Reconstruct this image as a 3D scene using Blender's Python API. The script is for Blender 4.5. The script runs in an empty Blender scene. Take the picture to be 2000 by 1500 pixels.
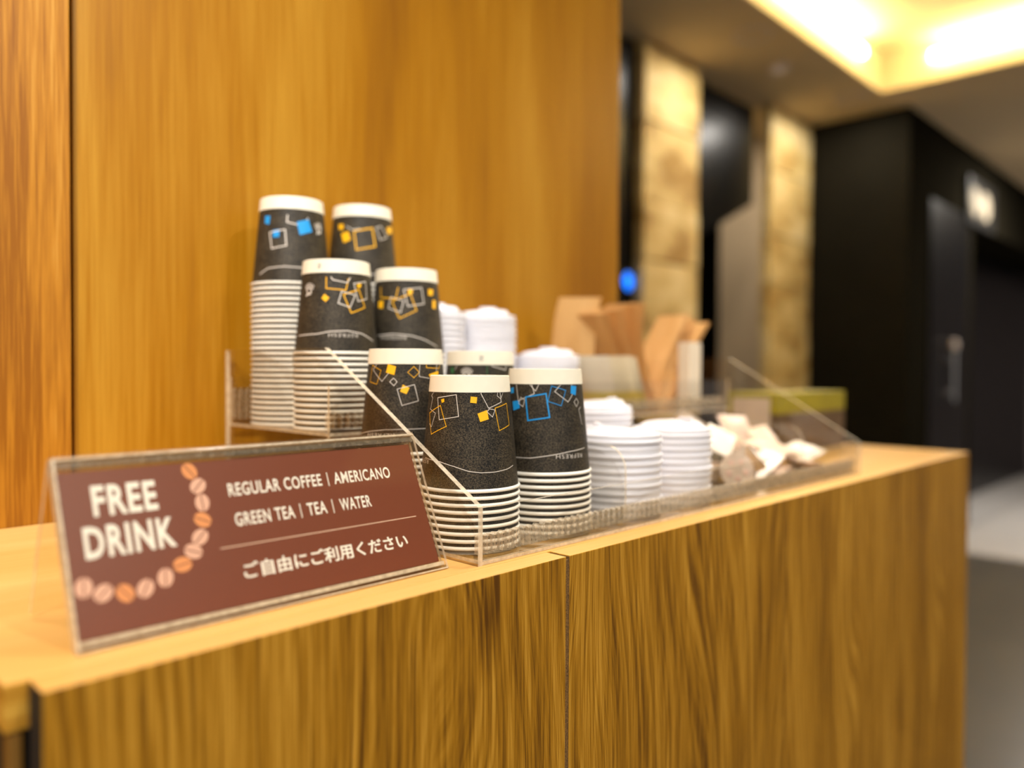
import bpy, bmesh, math, random
from math import sin, cos, pi, sqrt, atan2
from mathutils import Vector, Matrix
random.seed(7)
scene = bpy.context.scene
COL = scene.collection

# ------------------------------------------------------------------ camera
ZT = 0.90                                  # height of the worktop above the floor
CAM = Vector((0.0, 0.0, ZT + 0.140))
FPX, YAW, PITCH, ROLL = 1537.0, 0.77064, -0.01959, 0.00508
fw = Vector((cos(YAW)*cos(PITCH), sin(YAW)*cos(PITCH), sin(PITCH)))
rt0 = Vector((sin(YAW), -cos(YAW), 0)); up0 = rt0.cross(fw)
rt = cos(ROLL)*rt0 + sin(ROLL)*up0
up = -sin(ROLL)*rt0 + cos(ROLL)*up0
cd = bpy.data.cameras.new('camera')
cam = bpy.data.objects.new('camera', cd); COL.objects.link(cam)
cd.sensor_width = 36.0; cd.sensor_fit = 'HORIZONTAL'
cd.lens = FPX/2000*36.0
cd.clip_start = 0.02; cd.clip_end = 60
cam.matrix_world = Matrix(((rt.x, up.x, -fw.x, CAM.x), (rt.y, up.y, -fw.y, CAM.y), (rt.z, up.z, -fw.z, CAM.z), (0, 0, 0, 1)))
cd.dof.use_dof = True
cd.dof.focus_distance = 0.582
cd.dof.aperture_fstop = 2.2
cd.dof.aperture_blades = 0
scene.camera = cam

# ------------------------------------------------------------------ world, view
world = bpy.data.worlds.new('world'); scene.world = world
world.use_nodes = True
wb = world.node_tree.nodes['Background']
wb.inputs[0].default_value = (1.0, 0.95, 0.89, 1); wb.inputs[1].default_value = 0.42
vs = scene.view_settings
vs.view_transform = 'Standard'; vs.look = 'None'; vs.gamma = 1.0; vs.use_curve_mapping = False
vs.exposure = 0.10

# ------------------------------------------------------------------ ceiling lamps, inferred and added (the lights; housings further down)
CEIL = 2.50
WARM = (1.0, 0.94, 0.85)
DOWNLIGHTS = [  # x, y, watts, place; those marked added are unseen fill lamps
    (-0.12, 0.42, 5, 'above the left end of the counter'), (0.90, 0.28, 4.2, 'added above the middle of the counter to lift the lids'),
    (-0.75, -0.80, 42, 'added as front fill over the room left of the counter'), (0.55, -1.45, 29, 'added as front fill over the room in front of the counter'),
    (3.20, 1.66, 7, 'in front of the first timber pillar'), (4.30, 1.66, 7, 'in front of the second timber pillar'),
    (4.05, 2.38, 7, 'added to brighten the alcove behind the timber pillars'),
    (6.20, 0.75, 60, 'over the pool of light in the far hall')]
for i, (lx, ly, w, pl) in enumerate(DOWNLIGHTS):
    ld = bpy.data.lights.new('downlight_lamp', 'AREA'); ld.shape = 'DISK'; ld.size = 0.14
    ld.energy = w; ld.color = WARM
    if i < 2: ld.spread = (1.75, 1.3)[i]
    lo = bpy.data.objects.new('downlight_lamp', ld); COL.objects.link(lo)
    lo.location = (lx, ly, CEIL - 0.012)
# unseen spotlight, added to brighten the upper left of the wood wall
SPOT_AT, SPOT_TO = Vector((-1.00, -0.70, CEIL - 0.10)), Vector((-0.22, 0.80, 1.66))
ld = bpy.data.lights.new('added_wall_spot', 'SPOT'); ld.energy = 260; ld.color = WARM; ld.spot_size = 0.90; ld.spot_blend = 1.0; ld.shadow_soft_size = 0.05
lo = bpy.data.objects.new('added_wall_spot', ld); COL.objects.link(lo); lo.location = SPOT_AT
lo.rotation_euler = (SPOT_TO - SPOT_AT).to_track_quat('-Z', 'Y').to_euler()
COVE_EMIT = 40.0

# ------------------------------------------------------------------ helpers
def thing(name, label, cat, loc=(0, 0, 0), group=None, rot=None):
    o = bpy.data.objects.new(name, None); COL.objects.link(o)
    o.empty_display_size = 0.02
    o.location = loc
    if rot: o.rotation_euler = rot
    o['label'] = label; o['category'] = cat
    if group: o['group'] = group
    return o
def tag(o, label, cat, group=None):
    o['label'] = label; o['category'] = cat
    if group: o['group'] = group
    return o
def link(name, me, parent=None, loc=None, rot=None):
    o = bpy.data.objects.new(name, me); COL.objects.link(o)
    if parent: o.parent = parent
    if loc: o.location = loc
    if rot: o.rotation_euler = rot
    return o
def struct(o):
    o['kind'] = 'structure'; return o
class MB:
    """collects shapes for one mesh"""
    def __init__(s): s.v = []; s.f = []; s.m = []; s.sm = []
    def add(s, vs, fs, m=0, smooth=False):
        b = len(s.v); s.v += [tuple(p) for p in vs]
        for f in fs: s.f.append([b+i for i in f]); s.m.append(m); s.sm.append(smooth)
    def box(s, x0, x1, y0, y1, z0, z1, m=0, mt=None):
        v = [(x0,y0,z0),(x1,y0,z0),(x1,y1,z0),(x0,y1,z0),(x0,y0,z1),(x1,y0,z1),(x1,y1,z1),(x0,y1,z1)]
        s.add(v, [(3,2,1,0)], m); b = len(s.v)-8
        for k, f in enumerate([(4,5,6,7),(0,1,5,4),(1,2,6,5),(2,3,7,6),(3,0,4,7)]):
            s.f.append([b+i for i in f]); s.m.append(mt if (mt is not None and k == 0) else m); s.sm.append(False)
        return s
    def prism(s, poly, a0, a1, axis, mcap=0, mside=0):
        """poly in the plane across `axis`, from a0 to a1 along it"""
        def P(p, a):
            return {'x': (a, p[0], p[1]), 'y': (p[0], a, p[1]), 'z': (p[0], p[1], a)}[axis]
        n = len(poly); b = len(s.v)
        s.v += [P(p, a0) for p in poly] + [P(p, a1) for p in poly]
        s.f.append([b+i for i in range(n)]); s.m.append(mcap); s.sm.append(False)
        s.f.append([b+n+i for i in reversed(range(n))]); s.m.append(mcap); s.sm.append(False)
        for i in range(n):
            j = (i+1) % n
            s.f.append([b+i, b+n+i, b+n+j, b+j]); s.m.append(mside); s.sm.append(False)
        return s
    def lathe(s, prof, seg=48, m=0, ms=None, cx=0, cy=0):
        b = len(s.v); n = len(prof)
        for k in range(seg):
            a = 2*pi*k/seg
            s.v += [(cx + r*cos(a), cy + r*sin(a), z) for r, z in prof]
        for k in range(seg):
            q = (k+1) % seg
            for i in range(n-1):
                s.f.append([b+k*n+i, b+q*n+i, b+q*n+i+1, b+k*n+i+1]); s.m.append(ms[i] if ms else m); s.sm.append(True)
        return s
    def tube(s, pts, r, seg=10, m=0):
        b = len(s.v); n = len(pts)
        for i, p in enumerate(pts):
            p = Vector(p); d = Vector(pts[min(i+1, n-1)]) - Vector(pts[max(i-1, 0)]); d.normalize()
            a = d.orthogonal().normalized(); c = d.cross(a)
            for k in range(seg):
                t = 2*pi*k/seg; s.v.append(tuple(p + r*(cos(t)*a + sin(t)*c)))
        for i in range(n-1):
            for k in range(seg):
                q = (k+1) % seg
                s.f.append([b+i*seg+k, b+i*seg+q, b+(i+1)*seg+q, b+(i+1)*seg+k]); s.m.append(m); s.sm.append(True)
        s.f.append([b+k for k in reversed(range(seg))]); s.m.append(m); s.sm.append(False)
        s.f.append([b+(n-1)*seg+k for k in range(seg)]); s.m.append(m); s.sm.append(False)
        return s
    def mesh(s, name, mats, fix=True):
        me = bpy.data.meshes.new(name); me.from_pydata(s.v, [], s.f)
        for mt in mats: me.materials.append(mt)
        me.polygons.foreach_set('material_index', s.m); me.polygons.foreach_set('use_smooth', s.sm)
        if fix:
            bm = bmesh.new(); bm.from_mesh(me); bmesh.ops.recalc_face_normals(bm, faces=bm.faces); bm.to_mesh(me); bm.free()
        if any(s.sm): me.set_sharp_from_angle(angle=.7)
        me.update(); return me
    def build(s, name, mats, parent=None, loc=None, rot=None, bevel=0):
        if not isinstance(mats, (list, tuple)): mats = [mats]
        o = link(name, s.mesh(name, mats), parent, loc, rot)
        if bevel:
            b = o.modifiers.new('bevel', 'BEVEL'); b.width = bevel; b.segments = 2; b.limit_method = 'ANGLE'
        return o

# ------------------------------------------------------------------ materials
def lin(c):
    return tuple(((x/255)/12.92 if x/255 <= 0.04045 else ((x/255+0.055)/1.055)**2.4) for x in c) + (1.0,)
def new_mat(name):
    m = bpy.data.materials.new(name); m.use_nodes = True
    nt = m.node_tree; return m, nt, nt.nodes['Principled BSDF']
def N(nt, t, **kw):
    n = nt.nodes.new(t)
    for k, v in kw.items(): setattr(n, k, v)
    return n
def plain(name, rgb, rough=0.5, var=0.06, scale=40, metal=0.0, spec=0.5, emit=0, bump=0):
    m, nt, b = new_mat(name)
    tc = N(nt, 'ShaderNodeTexCoord'); no = N(nt, 'ShaderNodeTexNoise'); no.inputs['Scale'].default_value = scale; no.inputs['Detail'].default_value = 3
    nt.links.new(tc.outputs['Object'], no.inputs['Vector'])
    rp = N(nt, 'ShaderNodeValToRGB'); c = lin(rgb)
    rp.color_ramp.elements[0].position = .3; rp.color_ramp.elements[1].position = .7
    rp.color_ramp.elements[0].color = tuple(x*(1-var) for x in c[:3]) + (1,)
    rp.color_ramp.elements[1].color = tuple(min(1, x*(1+var)) for x in c[:3]) + (1,)
    nt.links.new(no.outputs['Fac'], rp.inputs['Fac']); nt.links.new(rp.outputs['Color'], b.inputs['Base Color'])
    b.inputs['Roughness'].default_value = rough; b.inputs['Metallic'].default_value = metal
    b.inputs['Specular IOR Level'].default_value = spec
    if bump:
        bp = N(nt, 'ShaderNodeBump'); bp.inputs['Strength'].default_value = bump; bp.inputs['Distance'].default_value = .002
        nt.links.new(no.outputs['Fac'], bp.inputs['Height']); nt.links.new(bp.outputs['Normal'], b.inputs['Normal'])
    if emit:
        b.inputs['Emission Color'].default_value = c; b.inputs['Emission Strength'].default_value = emit
    return m
def wood(name, cols, fig=(7, 7, .8), fine=(220, 220, 5), band=0.0, bandscale=18, fine_amt=.5, rough=.45, pos=(.28, .5, .72), bump=.05, spec=.4, knots=False, medium=0.0, vein=0.0, warp=.10, vscale=170):
    """cols dark, middle, light; scales are per metre along object x, y, z (small = grain direction)"""
    m, nt, b = new_mat(name); L = nt.links.new
    tc = N(nt, 'ShaderNodeTexCoord'); oi = N(nt, 'ShaderNodeObjectInfo')
    off = N(nt, 'ShaderNodeVectorMath', operation='SCALE'); off.inputs[0].default_value = (3.1, 5.7, 7.3); L(oi.outputs['Random'], off.inputs['Scale'])
    ad = N(nt, 'ShaderNodeVectorMath', operation='ADD'); L(tc.outputs['Object'], ad.inputs[0]); L(off.outputs[0], ad.inputs[1])
    def noise(sc, detail, dist=0.0):
        mp = N(nt, 'ShaderNodeVectorMath', operation='MULTIPLY'); mp.inputs[1].default_value = sc; L(ad.outputs[0], mp.inputs[0])
        n = N(nt, 'ShaderNodeTexNoise'); n.inputs['Scale'].default_value = 1; n.inputs['Detail'].default_value = detail; n.inputs['Distortion'].default_value = dist
        L(mp.outputs[0], n.inputs['Vector']); return n.outputs['Fac']
    def math(op, a, c):
        q = N(nt, 'ShaderNodeMath', operation=op)
        for i, x in enumerate((a, c)):
            if isinstance(x, (int, float)): q.inputs[i].default_value = x
            else: L(x, q.inputs[i])
        return q.outputs[0]
    f1 = noise(fig, 3, .3); f2 = noise(fine, 4)
    v = f1
    if band:
        w = math('SINE', math('MULTIPLY', f1, bandscale*2), 0)
        v = math('ADD', math('MULTIPLY', f1, 1-band*.4), math('MULTIPLY', math('ADD', math('MULTIPLY', w, .5), .5), band*.4))
    if vein:
        wn = noise((5, 5, 1.5), 2)
        sp = N(nt, 'ShaderNodeSeparateXYZ'); L(ad.outputs[0], sp.inputs[0])
        xx = math('ADD', sp.outputs[0], math('MULTIPLY', wn, warp))
        cb = N(nt, 'ShaderNodeCombineXYZ'); L(math('MULTIPLY', xx, vscale), cb.inputs[0]); L(math('MULTIPLY', sp.outputs[2], 5.0), cb.inputs[2]); L(sp.outputs[1], cb.inputs[1])
        vn = N(nt, 'ShaderNodeTexNoise'); vn.inputs['Scale'].default_value = 1; vn.inputs['Detail'].default_value = 5; vn.inputs['Roughness'].default_value = .70; L(cb.outputs[0], vn.inputs['Vector'])
        v = math('ADD', math('MULTIPLY', v, .6), math('MULTIPLY', math('SUBTRACT', vn.outputs['Fac'], .3), vein))
    if medium:
        f3 = noise(tuple(x*.33 for x in fine), 3, .4)
        v = math('ADD', v, math('MULTIPLY', math('SUBTRACT', f3, .5), medium))
    v = math('ADD', v, math('MULTIPLY', math('SUBTRACT', f2, .5), fine_amt))
    if knots:
        mp = N(nt, 'ShaderNodeVectorMath', operation='MULTIPLY'); mp.inputs[1].default_value = (9, 0, 3.2); L(ad.outputs[0], mp.inputs[0])
        vo = N(nt, 'ShaderNodeTexVoronoi'); vo.inputs['Scale'].default_value = 1; L(mp.outputs[0], vo.inputs['Vector'])
        k = N(nt, 'ShaderNodeMapRange'); k.inputs['From Min'].default_value = .02; k.inputs['From Max'].default_value = .16; k.inputs['To Min'].default_value = -.28; k.inputs['To Max'].default_value = 0
        L(vo.outputs['Distance'], k.inputs['Value']); v = math('ADD', v, k.outputs[0])
    rp = N(nt, 'ShaderNodeValToRGB'); e = rp.color_ramp.elements
    e[0].position = pos[0]; e[0].color = lin(cols[0]); e[1].position = pos[2]; e[1].color = lin(cols[2])
    k = e.new(pos[1]); k.color = lin(cols[1])
    L(v, rp.inputs['Fac']); L(rp.outputs['Color'], b.inputs['Base Color'])
    b.inputs['Roughness'].default_value = rough; b.inputs['Specular IOR Level'].default_value = spec
    if bump:
        bp = N(nt, 'ShaderNodeBump'); bp.inputs['Strength'].default_value = bump; bp.inputs['Distance'].default_value = .001
        L(f2, bp.inputs['Height']); L(bp.outputs['Normal'], b.inputs['Normal'])
    return m
def clear(name, tint, ior=1.45, rough=.02, haze=0.0, hazecol=(225, 205, 170)):
    m = bpy.data.materials.new(name); m.use_nodes = True; nt = m.node_tree
    for n in list(nt.nodes): nt.nodes.remove(n)
    out = N(nt, 'ShaderNodeOutputMaterial'); tr = N(nt, 'ShaderNodeBsdfTransparent'); gl = N(nt, 'ShaderNodeBsdfGlossy')
    tr.inputs[0].default_value = tint + (1,); gl.inputs['Roughness'].default_value = rough
    mx = N(nt, 'ShaderNodeMixShader'); L = nt.links.new
    ge = N(nt, 'ShaderNodeNewGeometry'); dt = N(nt, 'ShaderNodeVectorMath', operation='DOT_PRODUCT'); L(ge.outputs['Normal'], dt.inputs[0]); L(ge.outputs['Incoming'], dt.inputs[1])
    ab = N(nt, 'ShaderNodeMath', operation='ABSOLUTE'); L(dt.outputs['Value'], ab.inputs[0])          # Schlick, same from both sides of the sheet
    iv = N(nt, 'ShaderNodeMath', operation='SUBTRACT'); iv.inputs[0].default_value = 1; L(ab.outputs[0], iv.inputs[1])
    pw = N(nt, 'ShaderNodeMath', operation='POWER'); pw.inputs[1].default_value = 5; L(iv.outputs[0], pw.inputs[0])
    r0 = ((ior-1)/(ior+1))**2
    fr = N(nt, 'ShaderNodeMath', operation='MULTIPLY_ADD'); fr.inputs[1].default_value = (1-r0)*.7; fr.inputs[2].default_value = r0; L(pw.outputs[0], fr.inputs[0])
    L(fr.outputs[0], mx.inputs[0]); L(gl.outputs[0], mx.inputs[2])
    if haze:
        df = N(nt, 'ShaderNodeBsdfPrincipled'); df.inputs['Base Color'].default_value = lin(hazecol); df.inputs['Roughness'].default_value = .25
        tc = N(nt, 'ShaderNodeTexCoord'); no = N(nt, 'ShaderNodeTexNoise'); no.inputs['Scale'].default_value = 250; L(tc.outputs['Object'], no.inputs['Vector'])
        mr = N(nt, 'ShaderNodeMapRange'); mr.inputs['From Min'].default_value = .3; mr.inputs['From Max'].default_value = .7
        mr.inputs['To Min'].default_value = max(0, haze-.12); mr.inputs['To Max'].default_value = min(1, haze+.12); L(no.outputs['Fac'], mr.inputs['Value'])
        m2 = N(nt, 'ShaderNodeMixShader'); L(mr.outputs[0], m2.inputs[0]); L(tr.outputs[0], m2.inputs[1]); L(df.outputs[0], m2.inputs[2])
        L(m2.outputs[0], mx.inputs[1])
    else:
        L(tr.outputs[0], mx.inputs[1])
    L(mx.outputs[0], out.inputs[0]); return m

M_wall = wood('honey_wood_veneer', ((134, 84, 2), (159, 106, 6), (178, 129, 34)), fig=(9, 9, .9), fine=(330, 330, 9), fine_amt=.42, rough=.38, bump=.03, spec=.35, medium=.25)
M_wall2 = wood('honey_wood_veneer_coarse', ((138, 84, 8), (174, 116, 26), (198, 146, 60)), fig=(12, 12, 1.0), fine=(420, 420, 14), fine_amt=.66, rough=.42, bump=.05, spec=.35, medium=.35)
M_top = wood('worktop_beech', ((204, 156, 84), (214, 168, 96), (224, 182, 114)), fig=(2.0, 16, 10), fine=(12, 380, 100), fine_amt=.3, rough=.4, bump=.02, spec=.4)
M_oak = wood('oak_front', ((90, 54, 0), (162, 112, 16), (206, 154, 54)), fig=(8, 8, .8), fine=(900, 900, 14), fine_amt=.72, vein=1.15, warp=.20, vscale=240, rough=.5, bump=.12, spec=.3, knots=True, medium=.20, pos=(.24, .50, .78))
M_edge = wood('edge_banding', ((120, 84, 30), (142, 102, 42), (160, 120, 56)), fig=(20, 20, 3), fine=(300, 300, 20), fine_amt=.3, rough=.5)
M_endgrain = wood('worktop_front_edge', ((150, 96, 20), (196, 140, 40), (222, 172, 70)), fig=(2, 20, 160), fine=(8, 100, 500), fine_amt=.4, rough=.5)
M_dark = plain('dark_core_and_shade', (22, 17, 12), .7)
M_gapstrip = plain('joint_strip', (112, 80, 36), .8, var=.6, scale=900)
M_acr = clear('acrylic', (.975, .965, .945))
M_acre = clear('acrylic_edge', (.93, .88, .80), haze=.55, hazecol=(248, 232, 204), rough=.08)
M_acrg = clear('acrylic_edge_smoky', (.80, .78, .74), haze=.35, hazecol=(190, 178, 158), rough=.05)
M_comb = clear('acrylic_comb', (.99, .98, .96), ior=1.5, rough=.04)
M_combe = clear('acrylic_comb_side', (.96, .93, .88), ior=1.6, haze=.30, hazecol=(255, 240, 214), rough=.08)
M_card = plain('printed_card_brown', (114, 56, 33), .42, var=.05, scale=900)
M_cardw = plain('card_back', (222, 200, 160), .6)
M_print = plain('print_white', (244, 240, 228), .5, var=.02)
M_rule = plain('print_rule', (238, 205, 180), .5, var=.02)
M_bean_o = plain('print_bean_orange', (226, 150, 92), .5, var=.03); M_bean_p = plain('print_bean_pink', (226, 178, 154), .5, var=.03); M_seam = plain('print_bean_seam', (120, 68, 46), .5)
def speckle(name):
    m, nt, b = new_mat(name); L = nt.links.new
    tc = N(nt, 'ShaderNodeTexCoord'); no = N(nt, 'ShaderNodeTexNoise'); no.inputs['Scale'].default_value = 1050; no.inputs['Detail'].default_value = 2; L(tc.outputs['Object'], no.inputs['Vector'])
    n2 = N(nt, 'ShaderNodeTexNoise'); n2.inputs['Scale'].default_value = 60; n2.inputs['Detail'].default_value = 3; L(tc.outputs['Object'], n2.inputs['Vector'])
    rp = N(nt, 'ShaderNodeValToRGB'); e = rp.color_ramp.elements; e[0].position = .41; e[0].color = lin((8, 7, 5)); e[1].position = .72; e[1].color = lin((88, 78, 61))
    ad = N(nt, 'ShaderNodeMath', operation='MULTIPLY_ADD'); ad.inputs[1].default_value = .25; L(n2.outputs['Fac'], ad.inputs[0])
    s = N(nt, 'ShaderNodeMath', operation='SUBTRACT'); s.inputs[1].default_value = .125; L(no.outputs['Fac'], s.inputs[0]); L(s.outputs[0], ad.inputs[2])
    L(ad.outputs[0], rp.inputs['Fac']); L(rp.outputs['Color'], b.inputs['Base Color']); b.inputs['Roughness'].default_value = .55; b.inputs['Specular IOR Level'].default_value = .35
    return m
M_cup = speckle('cup_black_speckled')
M_cupw = plain('cup_cream_paper', (246, 240, 220), .5, var=.02, scale=120)
M_rim = plain('cup_white_rim', (248, 245, 234), .45, var=.02)
M_y = plain('print_yellow', (255, 190, 10), .5, var=.01); M_b = plain('print_blue', (20, 150, 225), .5, var=.01); M_g = plain('print_green', (40, 110, 55), .5, var=.02); M_w = plain('print_silver', (226, 218, 208), .5, var=.02); M_k = plain('print_mark', (70, 75, 85), .5)
PC = {'y': 0, 'b': 1, 'g': 2, 'w': 3}; PM = [M_y, M_b, M_g, M_w]
M_lid = plain('lid_white_plastic', (236, 236, 243), .35, var=.015, spec=.5)
M_kraft = wood('kraft_paper', ((200, 148, 84), (218, 170, 106), (230, 186, 124)), fig=(30, 30, 6), fine=(300, 300, 60), fine_amt=.2, rough=.7, bump=.05)
M_kraftin = plain('kraft_inside', (170, 118, 66), .8)
M_white = plain('white_paper', (238, 226, 204), .55, var=.03)
M_sach = plain('sachet_cream', (232, 222, 198), .4, var=.05, scale=25)
M_sachy = plain('sachet_yellow', (226, 204, 96), .4, var=.12, scale=60)
M_wrap = plain('wrapper_white', (246, 236, 222), .3, var=.04, scale=60, bump=.4)
M_wrapp = plain('wrapper_pink', (240, 214, 196), .35, var=.05, scale=50, bump=.4)
M_red = plain('print_red', (214, 176, 160), .5); M_foil = plain('creamer_lid', (206, 186, 166), .3, var=.1, scale=160)
M_pot = plain('creamer_pot', (232, 222, 206), .35, var=.03)
M_tgreen = plain('tea_box_green', (150, 140, 30), .45, var=.15, scale=30); M_tbrown = plain('tea_box_brown', (92, 74, 52), .5, var=.2, scale=25); M_tlabel = plain('tea_box_label', (196, 182, 164), .5)
M_ceil = plain('ceiling_paint', (212, 190, 152), .85, var=.03, scale=3)
M_cove = plain('cove_paint', (255, 243, 214), .8, var=.02, scale=3)
M_led = plain('cove_led', (255, 222, 150), .5, var=.01, emit=COVE_EMIT)
M_black = plain('black_wall', (29, 26, 19), .9, var=.08, scale=4, spec=0); M_blackg = plain('black_gloss', (6, 6, 7), .32, var=.05, spec=.25)
M_pillar = wood('pillar_rough_timber', ((160, 126, 62), (204, 176, 112), (224, 200, 144)), fig=(3, 3, 5.5), fine=(8, 8, 14), fine_amt=.35, rough=.7, pos=(.30, .46, .66))
M_beige = plain('beige_plaster', (186, 162, 128), .8, var=.05, scale=2)
M_floor = plain('floor_grey_stone', (84, 79, 71), .32, var=.12, scale=3); M_pool_tile = plain('floor_light_pool', (205, 200, 196), .25, var=.06, scale=6); M_grout = plain('floor_grout', (120, 115, 110), .8)
M_chrome = plain('steel', (190, 188, 186), .25, metal=1.0); M_plate = plain('sign_plate', (30, 29, 28), .4); M_lit = plain('sign_lit_symbol', (170, 158, 136), .5, emit=.16)
M_blue = plain('led_blue', (20, 120, 255), .4, emit=2.2); M_smoke = plain('detector_plastic', (205, 190, 180), .5); M_lens = plain('downlight_lens', (255, 228, 180), .5, emit=14)
M_farw = plain('far_wall_grey', (120, 108, 108), .7, var=.05, scale=2)

# ================================================================== the setting
fl = struct(MB().box(-3, 9.6, -4, 4, -.05, 0).build('floor', M_floor))
def pool_tile_mesh(w, d):
    return MB().box(0, w, 0, d, .0005, .004).mesh('light_pool_tile', [M_pool_tile])
tm = pool_tile_mesh(.288, .588)  # pale tiles put the hall's pool of light into the floor colour
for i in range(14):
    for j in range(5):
        link('light_pool_tile', tm, fl, (5.02 + i*.30, -.95 + j*.60 , 0))
struct(fl)
# ceiling with a recessed cove
CX0, CX1, CY0, CY1, CD = 1.9, 4.335, -1.6, 1.517, .20
mb = MB()
mb.box(-3, CX0, -4, 4, CEIL, CEIL+.06).box(CX1, 9.6, -4, 4, CEIL, CEIL+.06).box(CX0, CX1, CY1, 4, CEIL, CEIL+.06).box(CX0, CX1, -4, CY0, CEIL, CEIL+.06)
ce = struct(mb.build('ceiling', M_ceil))
mb = MB()
mb.box(CX0, CX1, CY0, CY1, CEIL+CD, CEIL+CD+.02)
mb.box(CX0-.001, CX0+.008, CY0, CY1, CEIL-.001, CEIL+CD).box(CX1-.008, CX1+.001, CY0, CY1, CEIL-.001, CEIL+CD)
mb.box(CX0, CX1, CY0-.001, CY0+.008, CEIL-.001, CEIL+CD).box(CX0, CX1, CY1-.008, CY1+.001, CEIL-.001, CEIL+CD)
mb.build('ceiling_recess', M_cove, ce)
for nm, lab, b in (('cove_light_strip', 'warm glowing light strip along the recess edge nearest the timber pillars', (CX0+.05, CX1-.3, CY1-.03, CY1-.010, CEIL+.10, CEIL+.135)),
                   ('cove_light_strip', 'warm glowing light strip along the recess edge in front of the black wall', (CX1-.03, CX1-.010, CY0+.1, CY1-.25, CEIL+.10, CEIL+.135))):
    o = tag(MB().box(*b).build(nm, M_led), lab, 'light strip', 'light strips in the ceiling recess')
# wood wall behind the counter
WY = .797
wall = struct(MB().box(-1.6, 1.070, WY+.018, WY+.12, 0, CEIL).build('wall_back', M_dark))
MB().box(-1.6, .2342, WY-.012, WY+.018, 0, CEIL).build('wood_panel', M_wall2, wall, bevel=.0012)
MB().box(.2395, 1.076, WY, WY+.018, 0, CEIL).build('wood_panel', M_wall, wall, bevel=.0012)
MB().box(1.070, 1.076, WY+.018, WY+.12, 0, CEIL).build('end_panel', M_wall, wall)
# far side of the hall
HY = 2.02
wf = struct(MB().box(2.2, 2.915, HY+.06, HY+.12, 0, CEIL).build('wall_far', M_blackg))
struct(MB().box(4.638, 4.6515, 2.03, 2.62, 0, CEIL).build('wall_alcove', M_beige))
struct(MB().box(2.2, 5.93, 3.3, 3.4, 0, CEIL).build('wall_behind', M_black))
wb2 = struct(MB().box(4.652, 5.93, 1.472, 2.62, 0, CEIL).build('wall_right', M_black))
struct(MB().box(5.93, 9.5, 1.472, 1.9, 2.02, CEIL).build('trim_1', M_black))
struct(MB().box(5.93, 9.5, 1.80, 1.9, 0, 2.02).build('wall_recess', M_blackg))
struct(MB().box(9.4, 9.5, -4, 1.8, 0, CEIL).build('wall_end', M_farw))
# door leaf in the black wall
dr = struct(MB().box(5.02, 5.80, 1.462, 1.4719, .01, 2.05).build('door_1', M_blackg))
mb = MB(); mb.tube([(5.40, 1.43, .85), (5.40, 1.43, 1.16)], .012).tube([(5.40, 1.43, .90), (5.40, 1.464, .90)], .008).tube([(5.40, 1.43, 1.12), (5.40, 1.464, 1.12)], .008)
mb.build('handle', M_chrome, dr)
mb = MB(); mb.lathe([(0, -.012), (.032, -.012), (.034, 0), (.03, .012), (0, .014)], 20)
mb.build('knob', M_smoke, dr, loc=(5.40, 1.43, 1.20), rot=(pi/2, 0, 0))
for x0, x1, lab in ((2.915, 3.37, 'pale rough timber pillar nearest the honey wood wall'), (4.112, 4.634, 'pale rough timber pillar beside the black wall')):
    t = thing('timber_pillar', lab, 'pillar', ((x0+x1)/2, HY, 0), 'timber pillars under the ceiling')
    hw = (x1-x0)/2
    z = 0; k = 0
    while z < CEIL - .01:
        hgt = min([.31, .26, .36, .29][k % 4], CEIL - z)
        MB().box(-hw, hw, 0, .05, z+.002, z+hgt-.002).build('timber_block', M_pillar, t, loc=(random.uniform(-.006, .006), random.uniform(-.006, .004), 0), bevel=.004)
        z += hgt; k += 1
# sloping black soffit between the pillars
mb = MB(); mb.prism([(3.37, 1.04+.60), (3.60, 1.04+.70), (4.112, 1.04+.93), (4.112, CEIL), (3.37, CEIL)], HY+.10, HY+.16, 'y')
tag(mb.build('soffit_panel', M_blackg), 'glossy black sloping soffit panel hung between the two timber pillars', 'soffit panel')
mb = MB(); mb.box(3.42, 3.60, HY+.3, HY+.36, 0, 1.72)
tag(mb.build('dark_screen', M_blackg), 'narrow dark upright screen between the timber pillars', 'screen')
t = thing('indicator_lamp', 'small glowing blue indicator lamp left of the first timber pillar', 'lamp', (2.87, HY+.06, 1.43))
MB().lathe([(.05, 0), (.048, .012), (.040, .014), (.040, 0)], 24, cx=0, cy=0).build('bezel', M_plate, t, rot=(pi/2, 0, 0))
MB().lathe([(0, .010), (.030, .009), (.040, .004)], 24).build('lens', M_blue, t, rot=(pi/2, 0, 0))
t = thing('smoke_detector', 'small round pale detector on the brown ceiling', 'detector', (3.627, 1.745, CEIL))
MB().lathe([(.052, 0), (.052, -.014), (.046, -.022), (0, -.022)], 24).build('base', M_smoke, t)
MB().lathe([(.034, -.022), (.030, -.036), (0, -.038)], 24).build('chamber', M_smoke, t)
for i, (lx, ly, w, pl) in enumerate(DOWNLIGHTS):
    t = thing('downlight', 'recessed warm ceiling downlight ' + pl, 'lamp', (lx, ly, CEIL), 'ceiling downlights')
    MB().lathe([(.085, 0), (.085, -.006), (.074, -.008), (.072, 0)], 28).build('trim_ring', M_smoke, t)
t = thing('added_spotlight', 'small unseen ceiling spotlight added to brighten the honey wood wall', 'lamp', (SPOT_AT.x, SPOT_AT.y, CEIL))
MB().lathe([(0, 0), (.05, 0), (.05, -.010), (.012, -.012), (.012, -.040)], 24).build('mount', M_smoke, t)
mb = MB(); mb.lathe([(.030, .075), (.034, .070), (.040, -.012), (.036, -.012), (.030, .060), (0, .062)], 24)
mb.build('lamp_can', M_smoke, t, loc=(0, 0, SPOT_AT.z - CEIL), rot=(SPOT_AT - SPOT_TO).to_track_quat('Z', 'Y').to_euler())
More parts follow.
